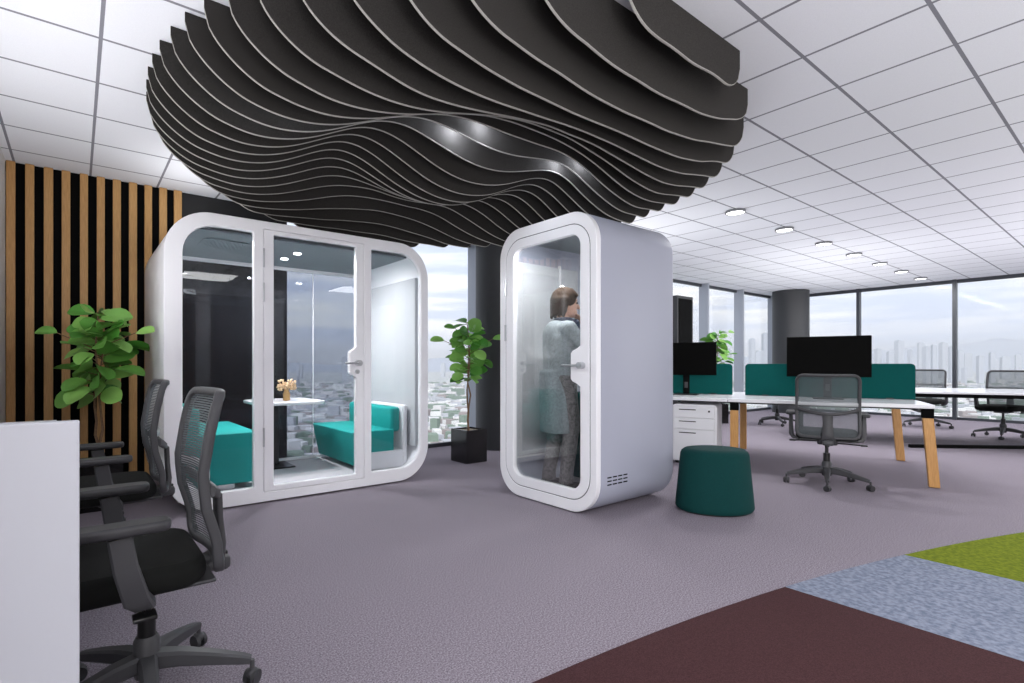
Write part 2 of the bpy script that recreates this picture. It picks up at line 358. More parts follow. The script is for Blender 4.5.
# ---------------------------------------------------------------- acoustic canopy
FIN_T=[[226,227,227,227,226,225,222,218,215,212,209,205,199,193,185,176,164,152,149,160,164,158,148,154,164,155,146,153,175,205,228,236,234,227,221,215,211,206,202,199,196,194,193,193],
[220,218,216,213,210,207,202,195,188,179,171,162,153,141,128,119,110,89,74,68,67,59,57,63,69,68,74,88,105,133,159,164,168,175,179,180,179,177,176,175,174,174,175,175],
[213,209,204,199,194,188,181,172,160,147,133,120,105,91,71,56,49,35,21,14,11,8,10,14,15,14,22,30,39,58,75,89,106,125,139,145,147,148,149,151,152,154,156,158],
[207,200,192,184,177,169,161,150,134,115,94,77,56,37,26,15,12,9,5,2,3,5,7,8,7,4,3,4,5,8,21,33,52,80,99,108,114,119,124,127,131,134,137,140],
[202,191,180,169,159,148,138,126,110,85,55,33,19,10,7,7,11,17,21,26,33,36,37,35,33,29,22,16,10,5,6,11,19,36,54,69,82,92,99,105,110,114,117,121],
[197,182,168,154,140,126,112,98,84,59,34,13,6,9,17,28,41,56,69,80,92,95,90,92,89,84,70,58,46,32,20,11,5,9,20,37,54,66,76,84,89,94,97,100],
[192,174,157,139,122,104,85,64,43,25,15,13,19,32,50,73,98,122,142,158,169,174,174,174,170,157,140,123,104,81,56,36,21,9,6,16,32,45,55,64,70,73,75,77],
[187,167,146,124,103,81,58,33,12,8,14,26,47,73,102,133,163,189,210,225,233,237,236,235,232,224,212,195,172,144,111,79,51,29,16,11,15,27,39,47,51,52,52,52],
[183,159,135,111,85,58,32,13,5,10,28,52,85,124,160,193,220,238,249,251,250,245,244,245,245,247,250,244,229,203,167,128,92,63,37,17,9,18,28,31,32,30,28,26],
[178,152,125,99,71,42,17,7,10,24,50,86,128,173,211,238,250,249,240,223,209,198,192,195,204,219,235,248,256,247,218,176,135,97,63,35,16,13,18,16,12,8,4,1],
[172,144,116,89,61,33,11,6,17,39,75,121,170,215,244,254,246,220,195,167,144,129,123,126,140,162,188,216,242,257,253,228,179,131,90,54,26,10,4,0,0,0,0,0],
[167,138,109,80,53,24,7,10,27,56,96,146,197,237,254,247,223,186,146,110,83,66,61,67,82,105,138,177,217,245,261,250,211,165,117,72,36,10,0,0,0,0,0,0],
[161,132,103,73,45,19,6,13,33,66,113,164,214,248,256,238,202,158,114,74,45,28,21,27,44,67,106,153,199,235,257,255,228,186,133,84,42,10,0,0,0,0,0,0],
[155,127,99,70,41,18,8,15,37,71,118,171,221,254,258,235,195,147,101,64,36,17,10,13,29,57,99,149,194,228,253,258,241,198,139,86,43,8,0,0,0,0,0,0],
[148,123,97,71,46,21,10,15,34,66,111,164,215,252,260,242,205,159,114,80,51,34,27,29,45,76,119,165,205,234,257,258,234,189,132,80,39,5,0,0,0,0,0,0],
[141,119,97,75,53,26,11,11,28,58,98,146,196,239,260,254,226,187,150,115,88,73,66,68,83,114,155,194,227,249,259,250,218,169,116,69,31,1,0,0,0,0,0,0],
[134,115,96,78,58,36,17,11,20,43,76,117,165,212,246,260,252,227,197,168,147,133,126,128,142,166,197,227,250,263,255,229,188,139,92,54,23,0,0,0,0,0,0,0],
[127,111,95,79,63,47,26,12,12,27,52,86,129,173,215,243,256,254,242,228,213,198,189,189,198,214,233,250,258,250,228,194,149,104,67,38,15,0,0,0,0,0,0,0],
[120,107,94,80,66,51,35,20,11,15,30,55,87,124,164,199,227,243,253,259,255,241,232,229,232,240,246,250,239,210,176,142,105,70,43,24,9,0,0,0,0,0,0,0],
[114,103,92,80,68,55,41,26,15,11,17,32,52,77,104,136,170,197,218,228,235,237,236,233,227,231,223,211,189,154,119,88,62,41,26,15,8,1,0,0,0,0,0,0],
[107,98,89,80,70,58,46,33,21,13,10,15,26,40,58,80,102,121,138,155,167,179,183,181,174,168,156,140,118,93,66,43,29,18,14,13,12,10,7,3,0,0,0,0],
[101,94,87,80,72,63,53,42,31,22,14,11,13,20,29,37,45,53,68,79,88,97,103,105,98,92,78,70,59,46,29,15,12,12,15,19,21,23,23,21,18,15,11,7],
[95,90,86,81,75,69,61,53,44,35,27,20,17,17,17,18,18,21,27,32,33,33,38,41,40,34,24,20,18,21,23,16,16,20,25,31,36,39,40,41,40,38,36,33],
[89,87,85,82,79,76,71,66,60,53,45,38,31,25,20,15,10,7,5,4,1,0,0,1,1,0,0,0,3,13,22,27,31,36,43,49,54,58,60,62,62,62,62,61],
[85,85,85,85,85,84,83,81,78,73,66,58,49,39,29,19,10,2,0,0,0,0,0,0,0,0,0,0,0,12,27,40,50,57,64,69,74,79,82,85,86,88,89,90]]
XL=[1.88, 1.48, 1.2, 1.02, 0.86, 0.73, 0.62, 0.54, 0.475, 0.42, 0.38, 0.35, 0.333, 0.328, 0.335, 0.35, 0.385, 0.44, 0.54, 0.66, 0.82, 0.98, 1.22, 1.55, 1.95]
XR=[2.875, 3.313, 3.605, 3.812, 3.964, 4.08, 4.165, 4.216, 4.244, 4.26, 4.285, 4.29, 4.29, 4.28, 4.265, 4.24, 4.2, 4.14, 4.07, 3.97, 3.85, 3.7, 3.5, 3.2, 2.8]

cp = empty('acoustic_baffle_canopy', (2.3,3.2,H), 0, 'large wavy canopy of dark grey felt baffles hanging under the ceiling over the booths', 'ceiling baffle')
def finz(x, k):
    f = max(0, min(42.999, (x-.2)/.1)); i = int(f); t = f-i; row = FIN_T[k]
    p0, p1, p2, p3 = row[max(0,i-1)], row[i], row[i+1], row[min(43,i+2)]
    if 0 < i < 42: p1s, p2s = (p0+4*p1+p2)/6, (p1+4*p2+p3)/6
    v = ((1-t)**3*p0+(3*t**3-6*t*t+4)*p1+(-3*t**3+3*t*t+3*t+1)*p2+t**3*p3)/6
    return 2.4+.001*v
def fin(k):
    y = 1.337+.157*k; x0, x1 = XL[k], XR[k]; w = x1-x0; xs = []
    n = max(30, int(w/.03))
    for i in range(n+1):
        t = i/n; xs.append(x0+w*(.5-.5*math.cos(PI*t))*.35+w*t*.65)
    zs = []
    for x in xs:
        z = finz(x, k); zt = 2.725
        u = x-x0; L_ = min(.3, w*.3)
        if u < L_: z += (max(zt,z)-z)*(1-math.sqrt(max(0,1-(1-u/L_)**2)))
        u = x1-x; R_ = min(.16, w*.2)
        if u < R_: z += (max(2.68,z)-z)*(1-math.sqrt(max(0,1-(1-u/R_)**2)))
        zs.append(z)
    th = .0045
    mb = MB(); bm = mb.bm; rows = []
    for x, z in zip(xs, zs): rows.append([bm.verts.new(p) for p in ((x,y-th,z),(x,y-th,H-.001),(x,y+th,H-.001),(x,y+th,z))])
    for A, B in zip(rows, rows[1:]):
        for j in range(4): bm.faces.new((A[j],A[(j+1)%4],B[(j+1)%4],B[j]))
    bm.faces.new(rows[0]); bm.faces.new(rows[-1][::-1])
    o = child(mb, 'baffle_fin', M['felt_fin'], cp)
    mb = MB(); bm = mb.bm; rows = []
    for x, z in zip(xs, zs): rows.append([bm.verts.new(p) for p in ((x,y-th-.0005,z-.003),(x,y-th-.0005,z+.0015),(x,y+th+.0005,z+.0015),(x,y+th+.0005,z-.003))])
    for A, B in zip(rows, rows[1:]):
        for j in range(4): bm.faces.new((A[j],A[(j+1)%4],B[(j+1)%4],B[j]))
    bm.faces.new(rows[0]); bm.faces.new(rows[-1][::-1])
    bmesh.ops.translate(bm, verts=bm.verts, vec=(0,0,0))
    bmesh.ops.recalc_face_normals(bm, faces=bm.faces[:])
    me = bpy.data.meshes.new('edge'); bm.to_mesh(me); bm.free()
    e = link('cut_edge', me, M['felt_edge'], o)
    return o
for k in range(25): fin(k)
# ---------------------------------------------------------------- white meeting booth (left)
def bump_rect(x0, y0, x1, y1, r, zc, hh, depth):
    """rounded rectangle whose right edge has a rounded tab reaching inwards around height zc"""
    p = rr(x0, y0, x1, y1, r)
    # find the right edge: between bottom-right corner end and top-right corner start
    out = []; n = len(p)
    for i, q in enumerate(p):
        out.append(q); nx = p[(i+1) % n]
        if abs(q[0]-x1) < 1e-6 and abs(nx[0]-x1) < 1e-6 and nx[1]-q[1] > hh*2:
            for j in range(17):
                t = j/16; z = zc-hh+2*hh*t; s = min(1, math.sin(PI*t)*1.9); s = s*s*(3-2*s)
                out.append((x1-depth*s, z))
    return out
QX0, QX1, QY0, QY1, QH = .5, 2.735, 4.16, 5.42, 2.22
q = empty('meeting_booth', (1.61, 4.8, 0), 0, 'large white rounded meeting booth with three glass panes and two teal benches inside', 'office booth')
def qpl(name, loops, t, mat, y, bev=0, par=None, smooth=30):
    me = plate(loops, t, bev); me.transform(Matrix.Translation((0,y,0)) @ XZ)
    o = link(name, me, mat, par or q, smooth)
    if not par: o.matrix_parent_inverse = Matrix.Translation(q.location).inverted()
    return o
qpl('shell', [rr(QX0,.012,QX1,QH,.32,12), rr(QX0+.06,.075,QX1-.06,QH-.075,.25,10)[::-1]], QY1-QY0-.06, M['white_shell'], (QY0+QY1)/2+.03, .012)
ofr = [rr(QX0,.012,QX1,QH,.32,12)]
pane_l = rr(.62,.13,1.117,2.125,(.22,.02,.02,.22)); pane_d = bump_rect(1.27,.13,1.985,2.125,.012,1.11,.135,.06); pane_r = rr(2.13,.13,2.655,2.125,(.02,.22,.22,.02))
qpl('front_frame', ofr+[pane_l[::-1], pane_r[::-1], rr(1.19,.085,2.06,2.16,.01)[::-1]], .06, M['white_shell'], QY0+.03, .006)
dr = qpl('door', [rr(1.193,.088,2.057,2.157,.01), pane_d[::-1]], .055, M['white_shell'], QY0+.03, .005)
qpl('door_glass', [bump_rect(1.265,.125,1.99,2.13,.012,1.11,.135,.055)], .008, M['glass_booth'], QY0+.035, par=dr)
for z in (1.93, 1.66, .52): MB().box((1.183, QY0-.012, z-.075), (1.197, QY0+.002, z+.075), .003).build('hinge', M['chrome'], dr)
mb = MB(); mb.frustum((1.995,QY0+.01,1.105),(1.995,QY0-.05,1.105),.026,.026,24); mb.frustum((1.995,QY0-.045,1.105),(1.86,QY0-.045,1.105),.0085,.0085,12); mb.frustum((1.99,QY0+.01,1.03),(1.99,QY0-.012,1.03),.02,.02,20)
mb.build('handle', M['chrome'], dr, 40)
def qc(mb, n, m, smooth=None): return child(mb, n, m, q, smooth)
qpl('side_glass', [rr(.61,.12,1.127,2.135,(.22,.02,.02,.22))], .008, M['glass_booth'], QY0+.035)
qpl('side_glass', [rr(2.12,.12,2.665,2.135,(.02,.22,.22,.02))], .008, M['glass_booth'], QY0+.035)
qpl('back_glass', [rr(QX0+.07,.07,QX1-.07,QH-.07,.24)], .008, M['glass_back'], QY1-.03)
qc(MB().box((2.057, QY1-.036, .09), (2.063, QY1-.024, 2.12)), 'back_glass_joint', M['white_matte'])
qc(MB().box((QX0+.08, QY1-.06, 2.07), (QX1-.08, QY1-.02, 2.125)), 'back_rail', M['white_matte'])
qc(MB().box((QX0+.08, QY1-.06, .08), (QX1-.08, QY1-.02, .12)), 'back_rail', M['white_matte'])
qc(MB().box((QX0+.1, QY0+.07, .08), (QX1-.1, QY1-.07, .095)), 'booth_floor', M['booth_floor'])
qc(MB().box((QX0+.2, QY0+.07, 2.10), (QX1-.2, QY1-.07, 2.115)), 'booth_ceiling', M['int_ceiling'])
qc(MB().box((QX0+.058, QY0+.08, .3), (QX0+.1, QY1-.08, 1.93), .01), 'felt_lining', M['felt_int'])
qc(MB().box((QX1-.1, QY0+.08, .3), (QX1-.058, QY1-.08, 1.93), .01), 'felt_lining', M['felt_int'])
holes = [[(.86+i*.032+(j%2)*.016+.008*math.cos(k*PI/4), 4.5+j*.045+.008*math.sin(-k*PI/4)) for k in range(8)] for i in range(9) for j in range(7)]
me = plate([rr(.82,4.46,1.17,4.81,.05)]+holes, .002); me.transform(Matrix.Translation((0,0,2.093)))
vp = link('air_vent', me, M['int_ceiling'], q); vp.matrix_parent_inverse = Matrix.Translation(q.location).inverted()
qc(MB().box((.84,4.48,2.0955),(1.15,4.79,2.0995)), 'vent_backing', M['blackmatte'])
for (x, y) in ((1.62,4.62),(1.6,4.92)):
    qc(MB().lathe([(0,0),(.032,0),(.034,.012),(0,.012)], (x,y,2.09), 20), 'ceiling_spot', M['lamp'], 40)
for (x, y, en) in ((1.62,4.62,19),(1.6,4.92,19),(2.2,4.55,4),(.95,4.5,6)):
    pt = bpy.data.lights.new('booth_lamp', 'AREA'); pt.shape = 'DISK'; pt.size = .06; pt.energy = en
    po = bpy.data.objects.new('booth_lamp', pt); C.objects.link(po); po.location = (x, y, 2.086)

# benches
def bench(x_out, x_in, zs, taper, pz, label):
    """bench against the side wall at x_out, seat edge at x_in"""
    e = empty('bench', ((x_out+x_in)/2, 4.83, .097), 0, label, 'bench', 'benches inside the meeting booth')
    s = 1 if x_in > x_out else -1; y0, y1 = 4.36, 5.33
    def bx(a, b, za, zb, ya, yb, bev): return MB().box((min(a,b), ya, za), (max(a,b), yb, zb), bev, seg=3)
    # tapered seat block
    mb = MB(); t = bmesh.new(); bmesh.ops.create_cube(t, size=1)
    for v in t.verts:
        xx = x_in if v.co.x*s > 0 else x_out+s*.14
        if v.co.z < 0 and v.co.x*s > 0: xx -= s*taper
        v.co = (xx, y0 if v.co.y < 0 else y1, zs if v.co.z > 0 else .14)
    bmesh.ops.bevel(t, geom=t.edges[:], offset=.012, segments=3, profile=.5, affect='EDGES'); mb.add(t)
    child(mb, 'seat', M['teal_sofa'], e, 40)
    child(bx(x_out+s*.06, x_out+s*.17, .44, zs+.21, y0+.02, y1, .03), 'backrest', M['teal_sofa'], e, 40)
    child(bx(x_out, x_out+s*.055, .1, zs+.23, y0-.02, y1, .02), 'side_shell', M['white_matte'], e, 40)
    child(bx(x_out+s*.01, x_in-s*.17, .098, pz, (y0-.015 if pz > .2 else y0+.01), y1, .02), 'plinth', M['white_matte'], e, 40)
bench(.605, 1.2, .545, .0, .15, 'teal bench inside the white meeting booth, on the left behind the office chairs')
bench(2.615, 2.03, .47, .07, .27, 'teal bench inside the white meeting booth, on the right behind the door')
# table and vase
tb = empty('booth_table', (1.6, 5.0, .097), 0, 'small white table with rounded end between the teal benches in the booth', 'table')
me = plate([rr(1.3, 4.66, 1.93, 5.3, .1)], .028, .006); me.transform(Matrix.Translation((0,0,.735)))
tt = link('tabletop', me, M['white'], tb, 30); tt.matrix_parent_inverse = Matrix.Translation(tb.location).inverted()
child(MB().box((1.5, 5.14, .1), (1.62, 5.2, .72), .008), 'pedestal', M['black'], tb)
child(MB().box((1.4, 4.95, .098), (1.72, 5.28, .11), .004), 'foot_plate', M['black'], tb)
vs = empty('flower_vase', (1.62, 4.92, .749), 0, 'tan ceramic vase with dried beige flowers on the booth table', 'vase')
MB().lathe([(0,0),(.032,0),(.036,.012),(.03,.03),(.034,.06),(.026,.085),(.022,.1),(.026,.108),(.018,.106),(.016,.06),(0,.05)], n=28).build('vase_body', M['vase'], vs, 50)
mb = MB(); R = random.Random(4)
for c in ((-.055,0,.165,.042),(.05,.01,.16,.045),(-.01,-.01,.14,.034),(.015,.03,.13,.03),(-.06,.0,.125,.03),(.062,0,.12,.028)):
    for i in range(34):
        v = Vector((R.gauss(0,1),R.gauss(0,1),R.gauss(0,1))).normalized()*c[3]*R.uniform(.6,1)
        mb.ball((c[0]+v.x, c[1]+v.y, c[2]+v.z), .010, (1,1,.7), 6)
mb.build('dried_flowers', M['dried'], vs, 60)
mb = MB()
for x in (-.05,.045,0,.02,-.03): mb.frustum((0,0,.06),(x,0,.14),.002,.0015,5)
mb.build('stems', M['bark'], vs)

# ---------------------------------------------------------------- phone booth
OX0, OX1, OY0, OY1 = 2.95, 3.92, 2.338, 3.362
o = empty('phone_booth', (3.43, 2.85, 0), 0, 'narrow white rounded phone booth with one glass door and a person inside', 'office booth')
def opl(name, loops, t, mat, x, bev=0, par=None, smooth=30):
    me = plate(loops, t, bev); me.transform(Matrix.Translation((x,0,0)) @ YZ)
    k = link(name, me, mat, par or o, smooth)
    if not par: k.matrix_parent_inverse = Matrix.Translation(o.location).inverted()
    return k
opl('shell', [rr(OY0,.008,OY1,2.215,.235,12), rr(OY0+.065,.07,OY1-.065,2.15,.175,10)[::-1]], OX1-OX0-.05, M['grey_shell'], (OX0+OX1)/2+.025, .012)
door_o = rr(2.40,.10,3.285,2.125,(.18,.18,.18,.18))
opl('front_frame', [rr(OY0,.008,OY1,2.215,.235,12), rr(2.395,.095,3.29,2.13,.185)[::-1]], .05, M['white_shell'], OX0+.025, .006)
# glass opening: latch side is the low-Y side
hole = [(-a, b) for a, b in bump_rect(-3.194,.174,-2.484,2.05,.09,1.08,.15,.09)]
dO = opl('door', [door_o, hole], .045, M['white_shell'], OX0+.021, .005)
opl('door_gap', [rr(2.394,.094,3.291,2.131,.186), rr(2.40,.10,3.285,2.125,.18)[::-1]], .01, M['seal'], OX0+.008)
opl('door_glass', [[(-a, b) for a, b in bump_rect(-3.2,.168,-2.478,2.056,.09,1.08,.15,.085)]], .008, M['glass_o'], OX0+.03, par=dO)
for z in (1.74, 1.36): MB().box((OX0-.01, 3.272, z-.07), (OX0+.003, 3.296, z+.07), .003).build('hinge', M['chrome'], dO)
mb = MB(); mb.frustum((OX0+.01,2.46,1.085),(OX0-.05,2.46,1.085),.024,.024,24); mb.frustum((OX0-.045,2.46,1.085),(OX0-.045,2.62,1.085),.008,.008,12)
mb.build('handle', M['chrome'], dO, 40)
def oc(mb, n, m, smooth=None): return child(mb, n, m, o, smooth)
opl('back_glass', [rr(OY0+.06,.065,OY1-.06,2.155,.2)], .008, M['glass_o'], OX1-.03)
oc(MB().box((OX0+.06, OY0+.08, .07), (OX1-.05, OY1-.08, .085)), 'booth_floor', M['booth_floor'])
oc(MB().box((OX0+.06, OY0+.15, 2.125), (OX1-.05, OY1-.15, 2.14)), 'booth_ceiling', M['int_ceiling'])
oc(MB().box((OX0+.08, OY1-.085, .3), (3.6, OY1-.066, 1.98), .006), 'felt_lining', M['felt_int'])
oc(MB().box((3.62, OY1-.085, .3), (OX1-.06, OY1-.066, 1.98), .006), 'felt_lining', M['felt_int'])
oc(MB().box((OX0+.08, OY0+.066, .3), (OX1-.06, OY0+.085, 1.98), .006), 'felt_lining', M['felt_int'])
mb = MB(); mb.box((3.6, OY1-.092, .285), (3.62, OY1-.07, 2.0)); mb.box((OX0+.08, OY1-.092, .285), (OX1-.06, OY1-.07, .3))
oc(mb, 'white_trim', M['white'])
for i in range(4):
    for j in range(3): oc(MB().box((3.07+i*.062, OY0-.0015, .222+j*.026), (3.118+i*.062, OY0+.004, .231+j*.026)), 'vent_slot', M['blackmatte'])
oc(MB().box((3.2, OY1-.1, .62), (3.42, OY1-.085, .67), .004), 'socket_panel', M['teal']) if False else None
oc(MB().box((3.38, OY1-.16, .80), (3.46, OY1-.085, .86), .006), 'pen_box', M['teal'])
lg = bpy.data.lights.new('phone_booth_lamp', 'AREA'); lg.shape = 'RECTANGLE'; lg.size = .06; lg.size_y = .25; lg.energy = 11
lo = bpy.data.objects.new('phone_booth_lamp', lg); C.objects.link(lo); lo.location = (3.07, 2.85, 2.115)
oc(MB().box((3.04, 2.55, 2.118), (3.1, 3.15, 2.124), .002), 'ceiling_spot', M['lamp'])
# perch seat inside
ps = empty('perch_seat', (3.7, 3.0, .086), 0, 'dark teal upholstered perch seat inside the phone booth behind the person', 'seat')
child(MB().box((3.52, 2.62, .52), (3.86, 3.22, .84), .04, seg=3), 'cushion', M['teal'], ps, 40)
child(MB().box((3.6, 2.7, .087), (3.85, 3.14, .53), .01), 'seat_base', M['teal'], ps)

# ---------------------------------------------------------------- office chairs
def chair_xb(z): # back profile
    P = [(.42,-.17),(.55,-.165),(.65,-.135),(.75,-.125),(.88,-.145),(1.0,-.172)]
    for (z0,x0),(z1,x1) in zip(P,P[1:]):
        if z <= z1: return x0+(x1-x0)*(z-z0)/(z1-z0)
    return P[-1][1]
def make_chair(label, caster_az=0.0, frame='chair_grey'):
    e = empty('office_chair', (0,0,0), 0, label, 'office chair', None)
    G = M[frame]
    mb = MB(); mb.lathe([(0,.085),(.035,.085),(.04,.11),(.038,.2),(.03,.215),(0,.215)], n=28); hub = mb.build('base_hub', G, e, 40)
    for i in range(5):
        a = caster_az+i*2*PI/5; c, s = math.cos(a), math.sin(a)
        mb = MB(); mb.sweep([(r*c, r*s, z) for r, z in ((.02,.135),(.10,.13),(.2,.112),(.29,.092),(.315,.085))], .052, .05, ws=[1.1,1,.82,.62,.5])
        mb.build('base_leg', G, e, 40)
        w = MB(); x, y = .32*c, .32*s; pa = a+1.1; u = Vector((-math.sin(pa), math.cos(pa), 0))
        for k in (-1,1):
            p = Vector((x,y,.027))+u*k*.007; w.frustum(p, p+u*k*.014, .0265, .024, 20)
        cs = w.build('caster', M['chair_dark'], e, 40)
        w = MB(); w.frustum((x,y,.03),(x,y,.085),.008,.008,10); w.ball((x,y,.04),.022,(1,1,.8),12); w.build('caster_hood', G, cs, 40)
    MB().lathe([(0,.2),(.026,.2),(.026,.29),(.014,.29),(.014,.385),(0,.385)], n=24).build('gas_column', M['black'], e, 40)
    mb = MB(); mb.box((-.12,-.075,.375),(.1,.075,.42),.012); mb.box((-.25,-.04,.385),(-.1,.04,.43),.012)
    mech = mb.build('tilt_mechanism', G, e, 40)
    mb = MB(); mb.frustum((.03,.06,.39),(.03,.25,.385),.006,.006,8); mb.box((.0,.235,.378),(.06,.285,.39),.004); mb.build('lever', M['black'], mech, 40)
    mb = MB(); mb.frustum((-.06,-.06,.39),(-.06,-.25,.385),.006,.006,8); mb.box((-.09,-.285,.378),(-.03,-.235,.39),.004); mb.build('lever', M['black'], mech, 40)
    # seat pad
    me = plate([rr(-.15,-.235,.31,.235,(.1,.1,.1,.1),10)], .075, .03); me.transform(Matrix.Translation((0,0,.455)))
    bm = bmesh.new(); bm.from_mesh(me)
    bmesh.ops.subdivide_edges(bm, edges=[x for x in bm.edges if x.calc_length() > .08], cuts=4, use_grid_fill=True)
    for v in bm.verts:
        k = max(0,1-(v.co.y/.24)**2)*max(0,1-((v.co.x-.08)/.24)**2)
        if v.co.z > .46: v.co.z += .012*k
        if v.co.x > .2: v.co.z -= (v.co.x-.2)**2*1.2
    bm.to_mesh(me); bm.free(); link('seat', me, M['seat'], e, 50)
    MB().box((-.17,-.2,.412),(.22,.2,.424),.005).build('seat_pan', M['chair_dark'], e)
    # back: curved frame + mesh
    def bp(y, z): return Vector((chair_xb(z)-.035*(1-(y/.225)**2), y, z))
    fr = MB(); path = []
    W, T, B = .225, .995, .45
    for i in range(13): z = B+.05+(T-B-.10)*i/12; path.append(bp(-W*(1-.0), z))
    for i in range(1,6): a = PI/2*i/6; path.append(bp(-W+.05*(1-math.cos(a)), T-.05+.05*math.sin(a)))
    for i in range(9): path.append(bp(-W+.05+(2*W-.1)*i/8, T))
    for i in range(1,6): a = PI/2*i/6; path.append(bp(W-.05*(1-math.sin(a)), T-.05+.05*math.cos(a)))
    for i in range(13): z = T-.05-(T-B-.10)*i/12; path.append(bp(W, z))
    for i in range(1,6): a = PI/2*i/6; path.append(bp(W-.05*(1-math.cos(a)), B+.05-.05*math.sin(a)))
    for i in range(9): path.append(bp(W-.05-(2*W-.1)*i/8, B))
    for i in range(1,6): a = PI/2*i/6; path.append(bp(-W+.05*(1-math.sin(a)), B+.05-.05*math.cos(a)))
    fr.sweep(path, .026, .03, up=(1,0,0), closed=True)
    bf = fr.build('back_frame', G, e, 50)
    mb = MB(); bm = mb.bm; nx, nz = 12, 26; g = []
    for j in range(nz+1):
        z = B+.005+(T-B-.01)*j/nz
        g.append([bm.verts.new(bp(-W+.006+(2*W-.012)*i/nx, z)+Vector((.004,0,0))) for i in range(nx+1)])
    for j in range(nz):
        for i in range(nx): bm.faces.new((g[j][i],g[j][i+1],g[j+1][i+1],g[j+1][i]))
    ms = mb.build('back_mesh', M['mesh'], e, 60)
    mb = MB(); mb.sweep([bp(-W+.01+(2*W-.02)*i/10, .74)-Vector((.008,0,0)) for i in range(11)], .012, .03, up=(0,0,1)); mb.build('lumbar_bar', M['chair_light'], bf, 50)
    # rear support: curved cross bar + spine down to the mechanism
    mb = MB(); mb.sweep([(chair_xb(.68)-.02-.05*(1-(y/.22)**2), y, .70-.045*(1-(y/.22)**2)) for y in [-.22+.044*i for i in range(11)]], .02, .03, up=(0,0,1), ws=None)
    mb.sweep([(-.212,0,.645),(-.216,0,.56),(-.222,0,.48),(-.215,0,.43),(-.16,0,.40)], .085, .022, up=(-1,0,.01), ws=[.9,.85,1,1.3,1.5])
    sp_ = mb.build('back_support', G, e, 50)
    MB().box((-.245,-.012,.375),(-.225,.012,.44),.004).build('support_tab', M['black'], sp_)
    for s in (-1,1):
        mb = MB(); mb.sweep([(.09,s*.272,.62),(.075,s*.272,.53),(.05,s*.268,.44),(.03,s*.25,.415),(.02,s*.2,.405)], .034, .062, up=(1,0,0), ws=[.95,1,1.05,.95,.7])
        ar = mb.build('armrest', G, e, 40)
        me = plate([rr(-.035,-.04,.235,.04,(.03,.03,.035,.035),6)], .03, .01); me.transform(Matrix.Translation((0,s*.272,.64)))
        link('arm_pad', me, M['chair_dark'], ar, 40)
    return e
ch = make_chair('grey mesh office chair nearest the camera, cut by the white desk panel', math.radians(-20-180))
ch.location = (.185, 1.94, .0005); ch.rotation_euler.z = math.radians(180)
def chair(x, y, az, label, base=0):
    c = copy_tree(ch)
    for k in c.children:
        if k.name.startswith(('base_leg','base_hub','caster')): k.rotation_euler.z = math.radians(base)
    c.location = (x,y,.0005); c.rotation_euler.z = math.radians(az); c['label'] = label; return c
chair(.185, 3.19, 180, 'second grey mesh office chair behind the nearest one, in front of the potted plant')
chair(5.50, 1.79, 20, 'grey mesh office chair seen from behind at the near long desk with the wide monitor', 19)
chair(11.1, 1.38, 168, 'office chair with black seat at the right edge behind the far white desk')
chair(12.0, 2.42, 182, 'office chair near the windows, its back showing right of the teal screens')
chair(10.25, 4.1, 200, 'office chair with only its base and black seat showing under the near desk')
# ---------------------------------------------------------------- desks on the right
def frame_at(x, y, az): return Matrix.Translation((x,y,0)) @ Matrix.Rotation(math.radians(az), 4, 'Z')
D1 = frame_at(6.1, 1.17, 21.5)
d1 = empty('desk', (6.1,1.17,0), math.radians(21.5), 'long white bench desk on slanted wooden legs, nearer of the two', 'desk')
MB().box((0,0,.70),(1.6,1.62,.735),.004).build('desktop', M['white'], d1)
MB().box((0,1.624,.70),(1.6,3.24,.735),.004).build('desktop', M['white'], d1)
for v, lean in ((.045,-1),(1.56,0),(3.18,1)):
    for u, lu in ((.04,-1),(1.56,1)):
        t = bmesh.new(); bmesh.ops.create_cube(t, size=1)
        for w in t.verts:
            top = w.co.z > 0; du = .04 if True else 0
            cu_ = u + (0 if top else lu*.0) ; cv_ = v + (0 if top else lean*.045)
            w.co = (cu_+w.co.x*.05, cv_+w.co.y*(.075 if top else .075), .62 if top else .004)
        bmesh.ops.bevel(t, geom=t.edges[:], offset=.006, segments=2, profile=.5, affect='EDGES')
        lg_ = MB().add(t).build('leg', M['legwood'], d1)
        MB().box((u-.03, v-.04, .615), (u+.03, v+.04, .70), .003).build('leg_bracket', M['blackmatte'], lg_)
mb = MB(); mb.box((.06,.06,.66),(1.54,.1,.7)); mb.box((.06,1.54,.66),(1.54,1.58,.7)); mb.box((.06,3.14,.66),(1.54,3.18,.7)); mb.box((.35,.1,.665),(.39,3.14,.7)); mb.box((1.2,.1,.665),(1.24,3.14,.7))
mb.build('under_frame', M['black'], d1)
def local_pl(name, loops, t, mat, parent, M4, off, bev=0):
    me = plate(loops, t, bev); me.transform(Matrix.Translation(off) @ M4); return link(name, me, mat, parent, 30)
def screen(v0, v1, label):
    s = empty('desk_screen', D1 @ Vector((.8, (v0+v1)/2, .736)), math.radians(21.5), label, 'desk screen', 'teal screens down the middle of the near desk')
    w = (v1-v0)/2
    local_pl('screen_panel', [rr(-w, 0, w, .365, (.003,.003,.04,.04))], .028, M['screenfelt'], s, YZ, (0,0,0), .006)
    for y in (-w+.2, w-.2): MB().box((-.03, y-.03, -.0), (.03, y+.03, .012), .002).build('screen_clamp', M['black'], s)
screen(.0, 1.5, 'teal felt desk screen behind the wide monitor')
screen(1.63, 3.1, 'teal felt desk screen behind the monitor beside the phone booth')
